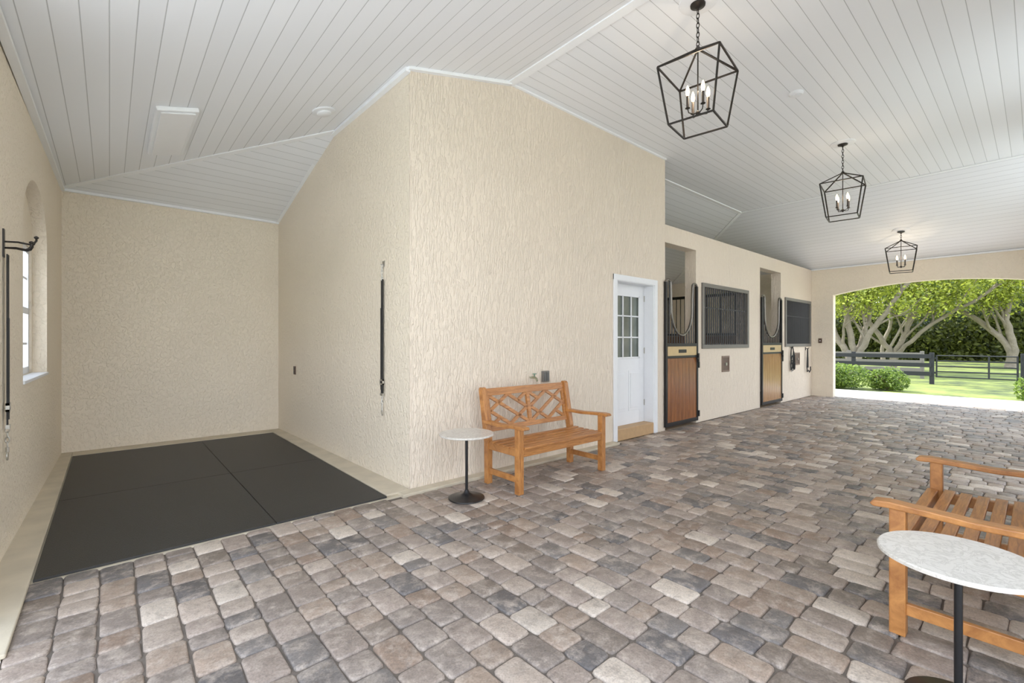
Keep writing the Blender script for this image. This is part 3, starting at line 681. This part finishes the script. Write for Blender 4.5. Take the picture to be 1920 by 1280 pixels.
# stems: list of (points, r_start); side branches and twigs grow from each stem
def tree(loc, seed, stems, nl, lab, zmin=3.0):
    rnd = random.Random(seed); T = empty('oak_tree', loc, label=lab, category='tree'); b = MB(); tips = []
    def smooth_path(pts, n=5):
        out = []; P = [Vector(p) for p in pts]
        for i in range(len(P)-1):
            p0 = P[max(i-1,0)]; p1 = P[i]; p2 = P[i+1]; p3 = P[min(i+2,len(P)-1)]
            for q in range(n):
                t = q/n; out.append(.5*((2*p1)+(p2-p0)*t+(2*p0-5*p1+4*p2-p3)*t*t+(3*p1-p0-3*p2+p3)*t**3)+Vector((rnd.uniform(-.04,.04), rnd.uniform(-.04,.04), 0)))
        return out+[P[-1]]
    def grow(p, d, ln, r, dep):
        pts = [p]; rs = [r]; n = 5
        for i in range(n):
            d = (d+Vector((rnd.uniform(-.22,.22), rnd.uniform(-.22,.22), rnd.uniform(-.06,.14)))).normalized()
            p = p+d*ln/n; pts.append(p); rs.append(r*(1-.5*(i+1)/n))
        b.tube(pts, rs, 6); tips.append(p); tips.append(pts[3])
        if dep > 0:
            for k in range(3):
                nd = (d+Vector((rnd.uniform(-.8,.8), rnd.uniform(-.8,.8), rnd.uniform(-.2,.4)))).normalized()
                grow(pts[rnd.randint(2, 5)], nd, ln*.68, rs[-1]*.8, dep-1)
    for pts, r in stems:
        sp_ = smooth_path(pts); n = len(sp_)
        rs = [r*.85*(1.5-.5*min(1, i/3) if i < 3 else 1)*(1-.5*i/n) for i in range(n)]
        b.tube(sp_, rs, 10)
        for k in range(6):
            i = rnd.randint(n//3, n-1); d = (sp_[min(i+1, n-1)]-sp_[i-1]).normalized()
            nd = (d+Vector((rnd.uniform(-.8,.8), rnd.uniform(-.8,.8), rnd.uniform(-.2,.4)))).normalized()
            grow(sp_[i], nd, rnd.uniform(1.2, 2.0), rs[i]*.5, 2)
    b.obj('trunk', M_BARK, T, smooth=True)
    pts = []; tp = [t for t in tips if t.z > zmin]
    for i in range(nl):
        t = rnd.choice(tp); pts.append((t.x+rnd.gauss(0,.42), t.y+rnd.gauss(0,.42), max(zmin-.3-rnd.uniform(0,.4), t.z+rnd.gauss(0,.34))))
    leaves('foliage', pts, .08, M_LEAF, T, seed+1)
tree((26.0, 5.75, 0), 3, [([(0,0,-.1),(0,.1,.7),(.1,.75,2),(.2,1.2,3.4),(.3,1.6,5.2)], .2), ([(0,-.05,-.1),(.1,-.1,.8),(0,.1,2.2),(.2,.3,4),(0,.6,6)], .19),
      ([(0,-.1,-.1),(-.1,-.35,.8),(0,-.8,1.9),(.1,-1.5,3.1),(0,-2.3,4.4)], .17), ([(.2,0,-.1),(.4,-.2,1.0),(.8,-.5,2.4),(.8,-.7,4),(.8,-1.4,6)], .15)], 18000,
     'pale barked oak with four spreading stems behind the fence')
tree((29.5, 4.8, 0), 11, [([(0,0,-.1),(0,0,.7),(0,.5,1.6),(0,1.2,2.9),(.1,1.9,4.4)], .17), ([(0,0,-.1),(0,-.1,.8),(.1,-.5,1.9),(.1,-.9,3.4),(0,-1.1,5.4)], .17),
      ([(0,0,.5),(-.1,-.7,1.4),(0,-1.8,2.5),(0,-3.1,3.4),(0,-4.2,4.6)], .12)], 18000, 'forked pale oak leaning over the paddock fence')
tree((38, 1.0, 0), 21, [([(0,0,-.1),(0,.1,1.0),(0,.9,2.2),(0,2.3,3.5),(.1,3.6,4.6)], .22), ([(0,0,-.1),(0,-.1,1.2),(0,.2,3),(.1,-.3,5.4),(.1,-.5,7)], .23)], 16000,
     'leaning pale oak with light green leaves near the gate', 3.6)
tree((37, 6.4, 0), 35, [([(0,0,-.1),(0,.1,1.2),(0,-.3,3),(.1,.3,5.4),(.1,0,7)], .14), ([(0,0,.6),(0,-.6,1.8),(0,-1.2,3.2),(.1,-2,5)], .1)], 14000,
     'slender oak with light leaves at the wood edge', 3.4)
def shrub(loc, rx, ry, rz, seed, lab, n=2600):
    T = empty('shrub', loc, label=lab, category='bush', group='shrubs by the drive'); rnd = random.Random(seed); pts = []
    lobes = [(rnd.uniform(-.45,.45)*rx, rnd.uniform(-.5,.5)*ry, rnd.uniform(.3,.62)*rz, rnd.uniform(.4,.6)) for _ in range(7)]
    for i in range(n):
        lx, ly, lz, k = rnd.choice(lobes); d = Vector((rnd.gauss(0,1), rnd.gauss(0,1), rnd.gauss(0,1))).normalized()*rnd.uniform(.8, 1.08)
        pts.append((lx+rx*k*d.x, ly+ry*k*d.y, max(.02, lz+rz*k*d.z)))
    leaves('foliage', pts, .042, M_LEAFB, T, seed)
    b = MB()
    for i in range(7):
        a = 2*pi*i/7; b.tube([(0,0,-.06),(rx*.3*math.cos(a), ry*.3*math.sin(a), rz*.4),(rx*.7*math.cos(a), ry*.7*math.sin(a), rz*.75)], [.02,.015,.006], 6)
    b.obj('stem', M_BARK, T)
shrub((17.3, 4.30, -.03), .75, .9, .7, 1, 'rounded green shrub beside the sunlit drive', 5600)
shrub((17.5, 2.95, -.03), .5, .55, .6, 2, 'low rounded green shrub beside the sunlit drive', 3600)
shrub((16.9, .02, -.03), .5, .42, .55, 3, 'small green shrub near the gate', 3200)
rnd = random.Random(99); pts = []
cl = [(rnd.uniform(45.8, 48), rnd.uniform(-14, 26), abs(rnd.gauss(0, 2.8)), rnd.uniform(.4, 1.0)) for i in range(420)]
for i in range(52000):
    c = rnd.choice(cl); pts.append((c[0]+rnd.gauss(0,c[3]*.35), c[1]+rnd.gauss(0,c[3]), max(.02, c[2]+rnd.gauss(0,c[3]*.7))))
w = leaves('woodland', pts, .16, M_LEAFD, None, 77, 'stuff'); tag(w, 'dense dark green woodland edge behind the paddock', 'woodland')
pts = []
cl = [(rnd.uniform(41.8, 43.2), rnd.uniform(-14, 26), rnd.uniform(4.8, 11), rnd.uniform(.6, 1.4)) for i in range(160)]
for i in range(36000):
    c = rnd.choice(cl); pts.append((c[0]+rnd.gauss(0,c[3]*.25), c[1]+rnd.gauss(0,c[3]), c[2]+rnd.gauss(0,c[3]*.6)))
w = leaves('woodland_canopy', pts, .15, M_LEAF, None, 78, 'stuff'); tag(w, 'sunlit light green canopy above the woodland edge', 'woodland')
b = MB(); n = 60
vv = [( 50.5+.8*math.sin(i*1.7), -20+i*.9, 0) for i in range(n)]+[(51+math.sin(i*2.3), -20+i*.9, 5.2+.9*math.sin(i*1.1)+.5*math.sin(i*2.7)) for i in range(n)]
b.add(vv, [(i, i+1, n+i+1, n+i) for i in range(n-1)])
b.obj('hedge_bank', simple('deep_green', srgb(40, 54, 28), .9, var=.5, nscale=1.2), label='deep green bank of undergrowth behind the woodland', category='undergrowth', kind='stuff')

# ------------------------------------------------------------------ light
W = bpy.data.worlds.new('World'); S.world = W; W.use_nodes = True
bg = W.node_tree.nodes['Background']
tc = N(W.node_tree, 'ShaderNodeTexCoord'); sp = N(W.node_tree, 'ShaderNodeSeparateXYZ'); r = N(W.node_tree, 'ShaderNodeValToRGB')
L(W.node_tree, tc.outputs['Generated'], sp.inputs[0]); L(W.node_tree, sp.outputs[2], r.inputs[0])
r.color_ramp.elements[0].position = 0; r.color_ramp.elements[0].color = (.96, .98, 1, 1); r.color_ramp.elements[1].position = .7; r.color_ramp.elements[1].color = (.68, .81, 1, 1)
L(W.node_tree, r.outputs[0], bg.inputs['Color']); bg.inputs['Strength'].default_value = 3.5
sd = bpy.data.lights.new('sun', 'SUN'); sd.energy = 8; sd.angle = .01; sd.color = (1, .96, .9)
so = bpy.data.objects.new('sun', sd); COL.objects.link(so)
dirv = Vector((-.08, -.72, -.85)); so.rotation_euler = dirv.to_track_quat('-Z', 'Y').to_euler()

# ------------------------------------------------------------------ camera
cd = bpy.data.cameras.new('camera'); cd.lens = 16.18; cd.sensor_width = 36; cd.clip_start = .05; cd.clip_end = 300
co = bpy.data.objects.new('camera', cd); COL.objects.link(co); co.location = (0, 0, 1.4); co.rotation_euler = (pi/2, 0, math.radians(-41.17))
S.camera = co
S.view_settings.view_transform = 'Standard'
S.view_settings.exposure = 0.08
S.view_settings.gamma = 1.12
